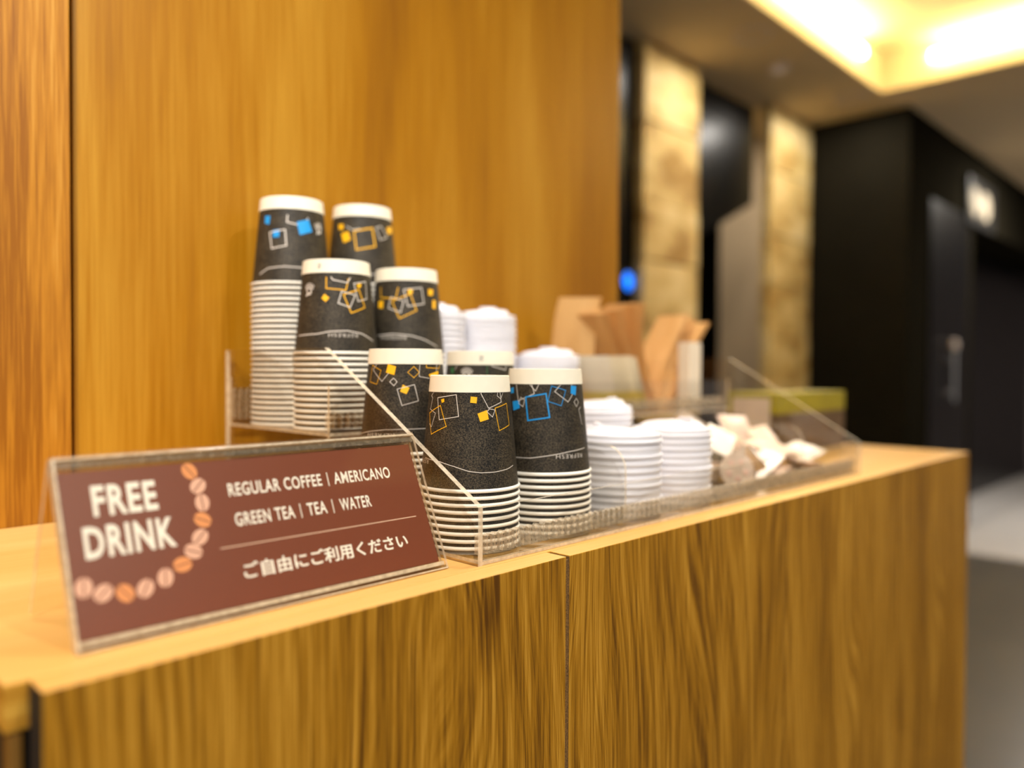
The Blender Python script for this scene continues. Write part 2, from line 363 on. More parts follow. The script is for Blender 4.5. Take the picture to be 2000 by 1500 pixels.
# lit pictogram sign on the black bulkhead
t = thing('wall_sign', 'small dark sign plate with two pale lit symbols on black bulkhead', 'sign', (5.97, 1.472, 2.15))
MB().box(-.24, .40, -.03, 0, -.15, .16).build('plate', M_plate, t, bevel=.004)
for dx in (-.13, .13):
    MB().lathe([(0, .012), (.09, .010), (.10, 0)], 24).build('symbol', M_lit, t, loc=(dx, -.03, 0), rot=(pi/2, 0, 0))

# ================================================================== the counter
CXL, CXR, PY0, PY1 = .0905, 1.520, .3775, .3975
ct = thing('counter', 'long service counter with oak front panels and pale beech top', 'counter', (CXL, PY1, 0))
def C(o):  # world coordinates kept under the counter's empty
    o.location = (-CXL, -PY1, 0); return o
C(MB().box(CXL, CXR, PY1+.0004, WY-.0125, ZT-.022, ZT, 1, 0).build('worktop', [M_top, M_endgrain], ct, bevel=.0008))
C(MB().box(CXL+.006, CXR-.004, PY1+.012, WY-.013, 0, ZT-.022).build('carcass', M_dark, ct))  # near-black colour stands in for the shade under the worktop
C(MB().box(CXL+.0025, CXL+.0075, PY1+.002, PY1+.012, 0, ZT-.0225).build('corner_post', M_edge, ct))
joints = [.1005, .4480, .4520, .8155, .8170, 1.1680, 1.1695, 1.5200]
for i in range(4):
    a, b = joints[2*i], joints[2*i+1]
    o = MB().box(a-(a+b)/2, (b-a)/2, PY0-PY1, 0, .04-ZT/2, ZT/2, 0, 1).build('front_panel', [M_oak, M_top], ct, bevel=.0006)
    o.location = ((a+b)/2-CXL, 0, ZT/2)
    e = MB().box(-(b-a)/2-.0003, -(b-a)/2+.0012, PY0-PY1+.0004, -.0004, .04-ZT/2, ZT/2-.0008).build('edge_strip', M_gapstrip if i else M_dark, o)  # leftmost strip is coloured dark for the unlit end of the panel
C(MB().box(.4478, .4522, PY0+.0006, PY1, .04, ZT-.003).build('joint_strip', M_gapstrip, ct))

# ================================================================== text
def text_mesh(s, w, h, offset=0.0, space=1.0):
    """flat lettering, lower-left at the origin, w by h metres"""
    c = bpy.data.curves.new('lettering', 'FONT'); c.body = s; c.offset = offset; c.space_character = space; c.resolution_u = 3
    o = bpy.data.objects.new('lettering_tmp', c); COL.objects.link(o)
    bpy.context.view_layer.update()
    me = bpy.data.meshes.new_from_object(o.evaluated_get(bpy.context.evaluated_depsgraph_get()))
    bpy.data.objects.remove(o); bpy.data.curves.remove(c)
    xs = [v.co.x for v in me.vertices]; ys = [v.co.y for v in me.vertices]
    x0, x1, y0, y1 = min(xs), max(xs), min(ys), max(ys)
    vs = [((v.co.x-x0)/(x1-x0)*w, (v.co.y-y0)/(y1-y0)*h, 0.0) for v in me.vertices]
    fs = [list(p.vertices) for p in me.polygons]
    bpy.data.meshes.remove(me)
    return vs, fs

# ================================================================== table sign (A-shaped acrylic holder)
SX0, SX1 = .125, .362
SW = SX1-SX0
sg = thing('table_sign', 'clear acrylic tent sign with brown printed card reading FREE DRINK', 'sign', (SX0, .414, ZT))
ang = atan2(.0912, .040); SL = .0996
# front plane frame: local x along the sign, local y up the slope, local z out of the face
fr = Matrix.Rotation(ang, 4, 'X')
def on_face(o, z=0.0):
    o.matrix_local = fr @ Matrix.Translation((0, 0, z)); return o
def sheet(name, x0, x1, y0, y1, z0, z1, edge=M_acre):
    mb = MB(); mb.box(x0, x1, y0, y1, z0, z1)
    mb.m = [0, 0, 1, 1, 1, 1]
    return mb.build(name, [M_acr, edge], sg, bevel=0)
on_face(sheet('front_sheet', 0, SW, 0, SL, 0, .0022))
on_face(sheet('rear_sheet', 0, SW, .003, SL-.001, -.0058, -.0034))
on_face(sheet('bottom_lip', 0, SW, 0, .0028, -.0034, 0, M_acrg))
# top bend and back leg
mb = MB(); mb.prism([(.0385, .0935), (.0420, .0912), (.0455, .0912), (.0790, .0042), (.0763, .0030), (.0425, .0880)], 0, SW, 'x', 1, 0)
mb.build('back_leg', [M_acr, M_acre], sg)
def strip(name, x0, x1, y0, y1, z0, z1, m):
    return on_face(MB().box(x0, x1, y0, y1, z0, z1).build(name, m, sg, bevel=.0004))
strip('top_fold', 0, SW, .0945, SL-.0012, -.0056, -.0002, M_acrg)
strip('top_edge', 0, SW, SL-.0012, SL+.0004, -.0056, .0020, M_acre)
strip('side_edge', -.0001, .0014, 0, SL, -.0056, .0021, M_acre)
strip('bottom_edge', 0, SW, -.0001, .0010, -.0056, .0021, M_acre)
strip('bottom_channel', 0, SW, .0030, .0058, -.0032, -.0010, M_acre)
card = on_face(MB().box(.0018, .2328, .0062, .0928, -.0030, -.0012).build('insert_card', M_card, sg))
def on_card(o):
    o.parent = card; o.matrix_local = Matrix.Translation((0, 0, -.0011)); return o
def letter(s, x, y, w, h, off=0.0, mat=M_print, sp=1.0, name='lettering'):
    vs, fs = text_mesh(s, w, h, off, sp); mb = MB(); mb.add([(a+x, b+y, 0) for a, b, c in vs], fs)
    me = mb.mesh(name, [mat], fix=False); return on_card(link(name, me))
mm = .001
letter('FREE', 17.3*mm, 67.4*mm, 33.2*mm, 16.8*mm, .030, M_print, 1.12)
letter('DRINK', 10.6*mm, 45.6*mm, 46.5*mm, 16.8*mm, .030, M_print, 1.12)
letter('REGULAR COFFEE', 91.8*mm, 69.7*mm, 63.5*mm, 8.1*mm, .018, M_print, 1.10)
letter('AMERICANO', 164.6*mm, 69.6*mm, 45.6*mm, 8.1*mm, .018, M_print, 1.10)
letter('GREEN TEA', 92.5*mm, 51.4*mm, 39.0*mm, 8.1*mm, .018, M_print, 1.10)
letter('TEA', 140.6*mm, 51.5*mm, 14*mm, 8.1*mm, .018, M_print, 1.10)
letter('WATER', 164.7*mm, 51.5*mm, 24.4*mm, 8.1*mm, .018, M_print, 1.10)
letter('ご自由にご利用ください', 91.6*mm, 20.0*mm, 119*mm, 9.8*mm, .022)
for x, y in ((160.1, 69.0), (135.9, 50.8), (159.3, 50.8)):
    mb = MB(); mb.add([(x*mm-.0003, y*mm, 0), (x*mm+.0003, y*mm, 0), (x*mm+.0003, y*mm+.0092, 0), (x*mm-.0003, y*mm+.0092, 0)], [(0, 1, 2, 3)])
    on_card(link('separator', mb.mesh('separator', [M_print], False)))
mb = MB(); mb.add([(.0805, .0398, 0), (.2231, .0398, 0), (.2231, .0403, 0), (.0805, .0403, 0)], [(0, 1, 2, 3)])
on_card(link('rule_line', mb.mesh('rule_line', [M_rule], False)))
beans = [(71.0, 87.5, 0, 118), (74.4, 78.2, 1, 40), (75.1, 68.1, 1, 86), (73.5, 58.1, 0, 148), (70.3, 48.5, 1, 38), (65.1, 41.1, 1, 152), (58.0, 34.9, 0, 2), (47.8, 29.5, 1, 78), (36.8, 25.8, 1, 55), (26.6, 25.4, 0, 122), (16.2, 27.5, 1, 36), (7.6, 31.8, 1, 80)]
for x, y, c, a in beans:
    a = math.radians(a); mb = MB()
    def R(px, py): return (x*mm + px*cos(a)-py*sin(a), y*mm + px*sin(a)+py*cos(a), 0)
    rx, ry = .0052, .0042
    mb.add([R(rx*cos(t*pi/12), ry*sin(t*pi/12)) for t in range(24)], [list(range(24))], 0)
    se = []
    for t in range(9):
        q = -1 + t/4; se.append((q*rx*.97, .0003*sin(q*2.4)))
    up_ = [R(px, py+.00032) for px, py in se]; dn = [R(px, py-.00032) for px, py in se]
    vv = [(p[0], p[1], .00005) for p in up_ + dn[::-1]]
    mb.add(vv, [[i, i+1, 16-i, 17-i] for i in range(8)], 1)
    on_card(link('printed_bean', mb.mesh('printed_bean', [M_bean_p if c else M_bean_o, M_seam], False)))

# ================================================================== acrylic organiser
OX0, OX1, OY0, OY1 = .3800, 1.0920, .4015, .7840
TIER = .6000; ZB = ZT; ZS = ZT + .079      # lower floor, upper tier floor
og = thing('acrylic_organizer', 'clear acrylic two-tier organizer with sloping sides on the counter', 'organizer', (OX0, OY0, ZT))
def OG(o): o.location = (-OX0, -OY0, -ZT); return o
prof = [(OY0, ZB), (OY0, ZB+.042), (TIER-.002, ZB+.1575), (OY1, ZB+.1575), (OY1, ZB)]
for x in (OX0, OX1-.0045):
    mb = MB(); mb.prism(prof, x, x+.0045, 'x', 0, 1); OG(mb.build('side_panel', [M_acr, M_acre], og))
def slab(name, x0, x1, y0, y1, z0, z1, caps):
    mb = MB(); mb.box(x0, x1, y0, y1, z0, z1); mb.m = [0 if k in caps else 1 for k in range(6)]
    return OG(mb.build(name, [M_acr, M_acre], og))
IX0, IX1 = OX0+.0046, OX1-.0046
slab('base_plate', IX0, IX1, OY0, TIER, ZB+.0004, ZB+.003, (0, 1))
slab('tier_plate', IX0, IX1, TIER-.003, OY1, ZS, ZS+.003, (0, 1))
slab('riser', IX0, IX1, TIER-.003, TIER, ZB+.003, ZS, (2, 4))
slab('front_wall', IX0, IX1, OY0+.0005, OY0+.003, ZB+.003, ZB+.041, (2, 4))
slab('tier_front_wall', IX0, IX1, TIER-.003, TIER, ZS+.003, ZS+.045, (2, 4))
slab('back_wall', IX0, IX1, OY1-.003, OY1, ZS+.003, ZB+.13, (2, 4))
def comb(x0, x1, y0, y1, z0, h, pitch=.0076):
    mb = MB(); mb.box(x0, x1, y0, y1, z0, z0+.0035)
    n = int((x1-x0)/pitch)
    for k in range(n):
        xa = x0 + k*pitch + .0009; w = pitch - .0030
        pr = [(xa, z0+.0035), (xa+w, z0+.0035), (xa+w, z0+h-.0015), (xa+w*.72, z0+h), (xa+w*.28, z0+h), (xa, z0+h-.0015)]
        mb.prism(pr, y0, y1, 'y', 0, 1)
    return OG(mb.build('comb_strip', [M_comb, M_combe], og))
comb(IX0, IX1, OY0+.0035, OY0+.0095, ZB+.0031, .0175)
comb(IX0, IX1, TIER-.0085, TIER-.0033, ZB+.0031, .0175)
comb(IX0, IX1, TIER+.0005, TIER+.0055, ZS+.0031, .0175)
comb(IX0, IX1, OY1-.0090, OY1-.0035, ZS+.0031, .036)
def divider(x, y0, y1, z0, h0, h1):
    pts = [(y0, z0), (y0, z0+h0)]
    r = .022
    for k in range(1, 6):
        a = k/6*pi/2; pts.append((y0 + r*(1-cos(a)), z0+h0 + r*sin(a)))
    pts += [(y0+r, z0+h0+r), (y1, z0+h0+r+h1), (y1, z0)]
    mb = MB(); mb.prism(pts, x-.0011, x+.0011, 'x', 0, 1)
    OG(mb.build('divider', [M_acr, M_acre], og))
for x in (.5695, .7860, .9350): divider(x, OY0+.0105, TIER-.0095, ZB+.0036, .046, .012)
for x in (.5600,): divider(x, TIER+.0065, OY1-.010, ZS+.0036, .02, .01)

# ================================================================== paper cups
CR0, CR1, CH, PITCHZ = .0392, .0309, .088, .0054
def crad(z): return CR0 + (CR1-CR0)*z/CH
BAND = .0755
mb = MB()
mb.lathe([(CR0-.0006, .0020), (CR0, .0020), (crad(BAND), BAND), (CR1, CH), (CR1-.0016, CH), (CR1-.0018, CH-.007), (0, CH-.007)], 84)
cup_body = mb.mesh('cup_body', [M_cup])
mb = MB()
mb.lathe([(crad(BAND), BAND), (crad(BAND)+.0004, BAND), (CR1+.0004, CH), (CR1, CH+.0003), (CR1-.0016, CH+.0002), (CR1-.0017, CH-.0068), (0, CH-.0068)], 56)
cup_band = mb.mesh('cup_base_band', [M_cupw])
def rim_mesh():
    mb = MB(); pr = []
    for k in range(9):
        a = 2*pi*k/8; pr.append((CR0+.0003 + .00125*cos(a), .00145 + .00145*sin(a)))
    mb.lathe(pr, 56); return mb.mesh('cup_rim', [M_rim])
cup_rim = rim_mesh()
# lower, nested cups: only the band under the rim shows, so a short wall and its own rim
mb = MB(); mb.lathe([(CR0-.0005, .0020), (CR0-.00005, .0020), (crad(BAND)-.00005, BAND), (CR1-.0004, CH-.001), (CR1-.003, CH-.001), (CR1-.0034, CH-.008), (0, CH-.008)], 40)
cup_body_low = mb.mesh('cup_body_nested', [M_cup])
PRINTS = {"E":[["f","y",0,[-2.703,75.5],[-2.482,73.5],[-2.523,66.4],[-2.75,68.4]],["f","y",0,[-2.304,58.5],[-2.142,55.8],[-2.215,50.7],[-2.37,52.7]],["o","w",0.5,[-2.442,54.8],[-2.021,58.5],[-1.934,45.1],[-2.322,41.3]],["o","w",0.5,[-2.536,63.9],[-2.447,60.8],[-2.523,57.5],[-2.635,60.8]],["o","y",0.4,[-2.027,73.6],[-1.892,68.7],[-2.033,64.2],[-2.185,68.7]],["l","w",0.4,[-1.866,76.2],[-1.896,65.3],[-1.611,63.6]],["l","y",0.5,[-1.679,76.2],[-1.679,72.6],[-1.188,72.0],[-1.121,76.4]],["l","w",0.4,[-1.303,76.3],[-1.357,67.5]],["f","y",0,[-1.622,67.0],[-1.262,70.1],[-1.245,67.5],[-1.536,61.8]],["l","w",0.4,[-3.046,76.0],[3.077,70.9],[-2.854,61.0],[-2.673,67.9]],["o","y",0.4,[3.027,74.5],[-2.905,70.2],[-3.02,58.6],[2.967,60.5]],["l","w",0.5,[2.685,16.2],[-3.107,19.3],[-2.694,21.2],[-2.282,21.8],[-1.78,22.1]],["t","w",0,[-2.84,16.3]]],"F":[["o","w",0.5,[3.121,71.1],[-2.637,73.8],[-2.566,57.4],[-3.06,54.4]],["f","y",0,[-3.044,70.0],[-2.951,70.7],[-2.941,68.2],[-3.016,67.3]],["f","y",0,[-2.293,72.5],[-2.143,72.1],[-2.16,67.3],[-2.306,67.9]],["f","y",0,[-2.144,59.6],[-1.916,62.3],[-1.879,55.3],[-2.083,53.3]],["o","y",0.5,[2.809,58.9],[-3.049,65.3],[-2.849,49.7],[2.986,42.9]],["l","w",0.4,[2.82,62.2],[3.079,59.3],[2.957,48.5],[2.85,50.8]],["l","w",0.4,[2.942,75.7],[2.831,72.3],[2.91,70.9],[2.846,62.7]],["l","w",0.5,[-2.037,76.2],[-2.053,74.8],[-1.874,63.6],[-1.495,68.0],[-1.513,75.6]],["o","w",0.45,[-1.852,63.1],[-1.705,62.1],[-1.783,56.8],[-1.917,60.9]],["l","w",0.4,[-1.597,75.6],[-1.617,72.8],[-1.509,70.4],[-1.404,75.5]],["o","y",0.5,[-1.702,63.5],[-1.28,66.8],[-1.228,50.0],[-1.612,46.3]],["l","w",0.5,[2.802,24.3],[-2.973,22.9],[-2.63,19.9],[-2.334,16.5],[-2.093,15.3],[-1.778,15.3],[-1.441,16.5],[-1.209,18.4]],["t","w",0,[2.6,21.9]]],"G":[["f","b",0,[2.762,71.9],[2.919,72.6],[2.943,67.9],[2.803,67.3]],["f","b",0,[2.923,60.6],[-3.098,62.0],[-3.079,55.3],[2.995,53.0]],["l","w",0.5,[3.028,74.7],[-3.138,61.4],[-2.686,67.7],[-2.761,75.0]],["o","w",0.45,[-3.065,64.4],[-2.94,62.4],[-2.981,56.6],[-3.119,59.4]],["o","b",1.1,[-2.916,64.7],[-2.389,67.8],[-2.301,48.3],[-2.825,45.4]],["o","b",0.5,[-2.248,74.1],[-1.862,70.5],[-2.004,57.8],[-2.344,61.4]],["l","w",0.5,[-1.998,75.6],[-2.17,69.5],[-1.807,60.8],[-1.567,70.4],[-1.668,75.6]],["f","b",0,[-1.684,74.5],[-1.473,73.9],[-1.532,66.2],[-1.711,67.9]],["o","w",0.45,[-1.517,63.6],[-1.42,60.4],[-1.533,56.7],[-1.61,60.6]],["l","w",0.5,[-1.346,56.2],[-1.431,54.2],[-1.342,41.6]],["l","w",0.45,[-2.812,75.0],[-2.656,69.9],[-2.58,75.0]],["l","w",0.55,[-3.099,14.4],[-2.731,14.6],[-2.279,17.1],[-1.848,19.7],[-1.31,21.6]],["t","w",0,[-1.806,16.0]]],"H":[["l","w",0.6,[-2.008,75.8],[-1.972,74.1],[-1.528,70.8],[-1.487,74.8]],["l","g",0.5,[-2.136,76.1],[-2.141,66.2]],["f","g",0,[2.941,72.2],[3.094,72.8],[3.115,67.7],[3.002,67.1]],["g","w",0,[-2.724,65.9]],["l","g",0.5,[3.051,76.0],[3.062,67.1]],["l","w",0.5,[-3.046,76.0],[-3.129,71.1]]],"A":[["f","b",0,[-2.987,68.8],[-2.778,68.2],[-2.801,59.6],[-2.985,61.4]],["f","b",0,[-2.658,53.7],[-2.449,54.2],[-2.459,46.8],[-2.644,46.3]],["o","w",1.0,[-2.757,51.4],[-2.291,54.2],[-2.249,38.2],[-2.661,35.2]],["l","w",1.0,[-2.228,68.5],[-2.242,61.6],[-1.767,58.4],[-1.619,67.1]],["f","b",0,[-1.962,62.2],[-1.6,66.0],[-1.498,54.0],[-1.882,49.4]],["g","w",0,[-1.22,57.3]],["l","w",0.8,[-3.029,10.2],[-2.737,15.7],[-2.301,17.3],[-1.872,16.7],[-1.34,13.0]]],"C":[["f","y",0,[-3.055,67.0],[-2.833,67.0],[-2.818,60.9],[-3.001,60.8]],["f","y",0,[-2.905,56.5],[-2.633,58.6],[-2.538,49.1],[-2.783,46.2]],["f","y",0,[-1.292,65.8],[-0.901,68.7],[-0.911,61.1],[-1.256,58.5]],["o","y",1.3,[-2.449,58.4],[-1.865,62.6],[-1.787,42.8],[-2.359,38.4]],["o","w",0.8,[-1.737,63.7],[-1.547,65.8],[-1.303,54.9],[-1.604,50.8]],["l","w",0.8,[-2.708,64.0],[-2.49,59.8],[-2.257,61.1]],["l","w",0.8,[-2.896,8.4],[-2.079,12.1],[-1.651,13.2],[-1.161,11.0]]],"B":[["f","y",0,[-2.475,55.6],[-2.34,52.1],[-2.434,48.2],[-2.556,51.6]],["l","y",0.9,[-2.439,70.9],[-2.429,60.7],[-1.901,59.4],[-1.821,69.9]],["l","w",0.8,[-2.301,71.0],[-2.249,68.7],[-1.86,66.4],[-1.764,71.1]],["o","y",0.9,[-1.97,55.3],[-1.507,60.9],[-1.327,44.6],[-1.77,38.5]],["o","w",0.8,[-2.018,58.1],[-1.639,55.4],[-1.798,43.6],[-2.107,47.2]],["o","w",0.8,[-1.658,66.2],[-1.2,69.3],[-1.214,53.0],[-1.553,49.8]],["f","y",0,[-1.558,65.9],[-1.4,67.0],[-1.436,62.8],[-1.545,62.5]],["g","w",0,[-2.974,58.9]],["l","w",0.8,[3.01,17.5],[-2.625,18.7],[-2.322,21.0],[-1.882,21.9],[-1.483,19.5],[-1.065,13.2]],["t","w",0,[-1.983,17.8]]],"D":[["f","y",0,[3.086,55.1],[-2.974,55.3],[-2.975,47.3],[3.106,48.2]],["f","y",0,[-1.521,67.9],[-1.289,67.9],[-1.349,61.5],[-1.539,61.6]],["f","y",0,[-1.366,57.1],[-1.201,56.9],[-1.247,48.0],[-1.396,48.8]],["f","y",0,[-2.197,66.7],[-2.05,66.2],[-2.07,61.9],[-2.198,61.8]],["l","y",0.9,[-3.132,68.7],[-3.091,58.6],[-2.558,56.8],[-2.494,67.9]],["o","w",0.8,[-2.326,66.0],[-1.772,68.6],[-1.715,52.5],[-2.198,49.4]],["o","y",0.9,[-2.67,54.4],[-2.125,61.8],[-1.954,45.3],[-2.434,37.1]],["o","w",0.8,[-2.717,58.7],[-2.322,54.9],[-2.403,43.2],[-2.778,47.7]],["l","w",0.8,[-3.109,20.2],[-2.59,21.7],[-2.104,20.0],[-1.771,16.6],[-1.316,9.6]],["t","w",0,[-2.613,18.1]]]}
def cone_pt(th, h, lift=.00016):
    r = crad(h) + lift; return (r*cos(th), r*sin(th), h)
def unwrap(pts):
    out = []
    for th, h in pts:
        if out:
            while th - out[-1][0] > pi: th -= 2*pi
            while th - out[-1][0] < -pi: th += 2*pi
        out.append((th, h*.001))
    return out
def print_mesh(items):
    mb = MB()
    for k, it in enumerate(items):
        kind, col, w = it[:3]; pts = unwrap(it[3:]); lift = .00026 + .00002*(k % 5)
        if kind == 'f':
            n = 6; vs = []; fs = []; a, b, c, d = pts
            for i in range(n+1):
                for j in range(n+1):
                    u, v = i/n, j/n
                    q = [(1-u)*(1-v)*a[t] + u*(1-v)*b[t] + u*v*c[t] + (1-u)*v*d[t] for t in (0, 1)]
                    vs.append(cone_pt(q[0], min(q[1], BAND-.0002), lift))
            for i in range(n):
                for j in range(n): fs.append((i*(n+1)+j, (i+1)*(n+1)+j, (i+1)*(n+1)+j+1, i*(n+1)+j+1))
            mb.add(vs, fs, PC[col])
        elif kind in 'ol':
            if kind == 'o': pts = unwrap([(p[0], p[1]*1000) for p in pts + [pts[0]]])
            for i in range(len(pts)-1):
                a, b = pts[i], pts[i+1]
                R0 = crad((a[1]+b[1])/2); dx = (b[0]-a[0])*R0; dy = b[1]-a[1]; L = sqrt(dx*dx+dy*dy) or 1e-6
                nx, ny = -dy/L*w*.0005, dx/L*w*.0005; ex, ey = dx/L*w*.0005, dy/L*w*.0005
                n = max(2, int(abs(dx)/.002)+1); vs = []
                for q in range(n+1):
                    t = q/n; th = a[0]+(b[0]-a[0])*t; h = a[1]+(b[1]-a[1])*t
                    if q == 0: th -= ex/R0; h -= ey
                    if q == n: th += ex/R0; h += ey
                    for s in (1, -1): vs.append(cone_pt(th + s*nx/R0, min(h + s*ny, BAND-.0002), lift))
                mb.add(vs, [(2*q, 2*q+1, 2*q+3, 2*q+2) for q in range(n)], PC[col])
    return mb.mesh('printed_squares', PM, False)
REF = text_mesh('REFRESH', .0270, .0034, -.012, 1.15)
def word_mesh(th0, h0):
    vs = []
    for x, y, z in REF[0]:
        h = h0 + .0017 - y; vs.append(cone_pt(th0 + (.0135-x)/crad(h0), h, .0004))
    mb = MB(); mb.add(vs, REF[1]); return mb.mesh('printed_word', [M_w], False)
def logo_mesh(th0, h0):
    """ring of a cup seen from above, with arcs of small marks round it"""
    mb = MB()
    def ring(r0, r1, a0, a1, n, cx=0, cy=0):
        vs = []
        for i in range(n+1):
            a = a0 + (a1-a0)*i/n
            for r in (r0, r1): vs.append(cone_pt(th0 + (cx + r*cos(a))/crad(h0), min(h0 + cy + r*sin(a), BAND-.0002), .0004))
        mb.add(vs, [(2*i, 2*i+1, 2*i+3, 2*i+2) for i in range(n)])
    ring(.0021, .0033, 0, 2*pi, 28)
    for k in range(7):
        a = pi*(.08 + .86*k/7); ring(.0042, .0056, a, a + .28, 4); 
    for k in range(5):
        a = pi*(.16 + .7*k/5); ring(.0064, .0072, a, a + .32, 4)
    ring(0, .0009, 0, 2*pi, 12, -.0030, -.0042); ring(.0036, .0042, -2.4, -.4, 14)
    return mb.mesh('printed_logo', [M_w], False)
def mark_mesh(th0, h0):
    mb = MB(); vs = []
    for seg in ((.3, 2.6), (3.5, 5.8)):
        vs = []
        for i in range(9):
            a = seg[0] + (seg[1]-seg[0])*i/8
            for r in (.0019, .0023): vs.append(cone_pt(th0 + r*cos(a)/crad(h0), h0 + r*sin(a), .0007))
        mb.add(vs, [(2*i, 2*i+1, 2*i+3, 2*i+2) for i in range(8)])
    for x, y, w, h in ((-.0008, -.0009, .0004, .0016), (.0003, -.0006, .0004, .0016), (-.0010, -.0002, .002, .0004)):
        mb.add([cone_pt(th0 + (x+a*w)/crad(h0), h0 + y + b*h, .0007) for a, b in ((0, 0), (1, 0), (1, 1), (0, 1))], [(0, 1, 2, 3)])
    return mb.mesh('printed_mark', [M_k], False)
ORD = 'first second third fourth fifth sixth seventh eighth ninth tenth eleventh twelfth thirteenth fourteenth fifteenth sixteenth seventeenth eighteenth nineteenth twentieth'.split()
ORD += ['twenty-' + w for w in ORD[:9]]
STACKS = {  # x, y, cups, floor, name of the stack, what the topmost cup shows
    'F': (.4265, .461, 9, ZB+.003, 'front stack behind the sign', 'yellow squares'),
    'G': (.5110, .456, 10, ZB+.003, 'front stack beside the lids', 'large blue square'),
    'E': (.4265, .543, 13, ZB+.003, 'second-row left stack', 'two yellow squares'),
    'H': (.5215, .549, 13, ZB+.003, 'half-hidden second-row stack', 'green print'),
    'B': (.4265, .650, 14, ZS+.003, 'upper-tier front left stack', 'ring logo and yellow outlines'),
    'D': (.5115, .650, 14, ZS+.003, 'upper-tier front right stack', 'yellow and grey outlines'),
    'A': (.4265, .732, 27, ZS+.003, 'blue-topped stack at the back', 'blue squares'),
    'C': (.5145, .733, 28, ZS+.003, 'yellow-topped stack at the back', 'a thick yellow square')}
for key, (x, y, n, zf, nm, look) in STACKS.items():
    rz = random.Random(key)
    for i in range(n):
        top = i == n-1
        lab = ('black paper cup with %s, topmost of the %s' % (look, nm)) if top else ('white-rimmed cup, %s from the top of the %s' % (ORD[n-1-i], nm))
        jx, jy = (0, 0) if top else (rz.uniform(-.0003, .0003), rz.uniform(-.0003, .0003))
        t = thing('paper_cup', lab, 'paper cup', (x+jx, y+jy, zf + i*PITCHZ), 'paper cups in the ' + nm)
        if not top:
            link('body', cup_body_low, t); link('rim', cup_rim, t); continue
        b = link('body', cup_body, t); link('rim', cup_rim, t); bb = link('base_band', cup_band, t)
        it = PRINTS[key]
        link('printed_squares', print_mesh([q for q in it if q[0] in 'fol']), b)
        for q in it:
            if q[0] == 't': link('printed_word', word_mesh(q[3][0], q[3][1]*.001), b)
            if q[0] == 'g': link('printed_logo', logo_mesh(q[3][0], q[3][1]*.001), b)
        if key == 'H': link('printed_mark', mark_mesh(-2.30, .0815), bb)
        if key == 'B': link('printed_mark', mark_mesh(-2.66, .0815), bb)

# ================================================================== plastic lids
mb = MB()
mb.lathe([(.0400, .0004), (.0419, 0), (.0422, .0012), (.0420, .0022), (.0404, .0028), (.0404, .0062), (.0410, .0068), (.0406, .0076), (.0388, .0078), (.0372, .0064), (.0350, .0064), (.0336, .0098), (.0326, .0106), (.0300, .0100), (0, .0098)], 48)
lid_me = mb.mesh('plastic_lid', [M_lid])
mb = MB()
bp = [(cos(pi*k/10)*.011, sin(pi*k/10)*.007) for k in range(11)]
mb.prism(bp, .0098, .0128, 'z'); lid_tab = mb.mesh('sip_tab', [M_lid])
mb = MB(); vs = []
for k in range(32):
    a = 2*pi*k/32; vs += [(.0330*cos(a), .0330*sin(a), .0100), (.0300*cos(a), .0300*sin(a), .0122 + .0022*cos(a-2.2))]
mb.add(vs, [(2*k, 2*((k+1) % 32), 2*((k+1) % 32)+1, 2*k+1) for k in range(32)], 0, True); mb.add([vs[2*k+1] for k in range(32)], [list(range(32))])
lid_dome = mb.mesh('raised_top', [M_lid])
LP = .0068
LIDS = [(.6180, .456, 11, ZB+.003, 'front stack by the cups'), (.7180, .460, 11, ZB+.003, 'front stack by the packets'), (.6990, .548, 14, ZB+.003, 'second-row stack'),
        (.5965, .713, 18, ZS+.003, 'upper-tier stack beside the cups'), (.6815, .713, 18, ZS+.003, 'middle upper-tier stack by the wall'), (.7590, .674, 11, ZS+.003, 'short upper-tier stack')]
for x, y, n, zf, nm in LIDS:
    rz = random.Random(nm)
    for i in range(n):
        top = i == n-1
        t = thing('cup_lid', 'white plastic lid, %s of the %s' % ('topmost' if top else ORD[n-1-i] + ' from the top', nm), 'lid', (x + rz.uniform(-.0007, .0007), y + rz.uniform(-.0007, .0007), zf + i*LP), 'white lids in the ' + nm, (0, 0, rz.uniform(0, 6.28)))
        link('shell', lid_me, t)
        if top: link('raised_top', lid_dome, t)
        link('sip_tab', lid_tab, t, (0, .018, .0045 if top else 0))

# ================================================================== kraft sleeves, packets and boxes on the upper tier
def sleeve_mesh(Lh=.158, w=.060, bow=.010, th=.0011, gap=.0020):
    mb = MB()
    n = 10
    for s in (0, 1):
        y0 = s*(th+gap)
        vs = []
        for i in range(n+1):
            u = i/n; z = u*Lh; off = bow*(1 - (2*u-1)**2); k = sin(pi*u)*.0016*(1 if s else -1)
            for yy in (0, 1):
                for q in (0, 1): vs.append((y0 + yy*th + k, -w/2 + q*w + off, z))
        fs = []
        for i in range(n):
            a = 4*i; b = a+4
            fs += [(a, a+1, b+1, b), (a+2, b+2, b+3, a+3), (a, b, b+2, a+2), (a+1, a+3, b+3, b+1)]
        fs += [(0, 2, 3, 1), (4*n, 4*n+1, 4*n+3, 4*n+2)]
        mb.add(vs, fs, 0)
    mb.box(-.0002, 2*th+gap+.0002, -w/2, w/2, 0, .0012).box(-.0002, 2*th+gap+.0002, -w/2, w/2, Lh-.0012, Lh)
    return mb.mesh('kraft_sleeve', [M_kraft])
slm = sleeve_mesh()
SLV = [(.8720, -4, .712, 40), (.9480, -33, .694, 4), (.9580, -31, .704, -3), (.9680, -28, .690, 2), (.9780, -25, .702, -4), (.9860, -20, .688, 5), (.9930, -13, .704, 12), (1.0010, 26, .692, -6), (1.0080, 30, .684, 3), (1.0145, 34, .676, -4), (1.0205, 37.5, .682, 2)]
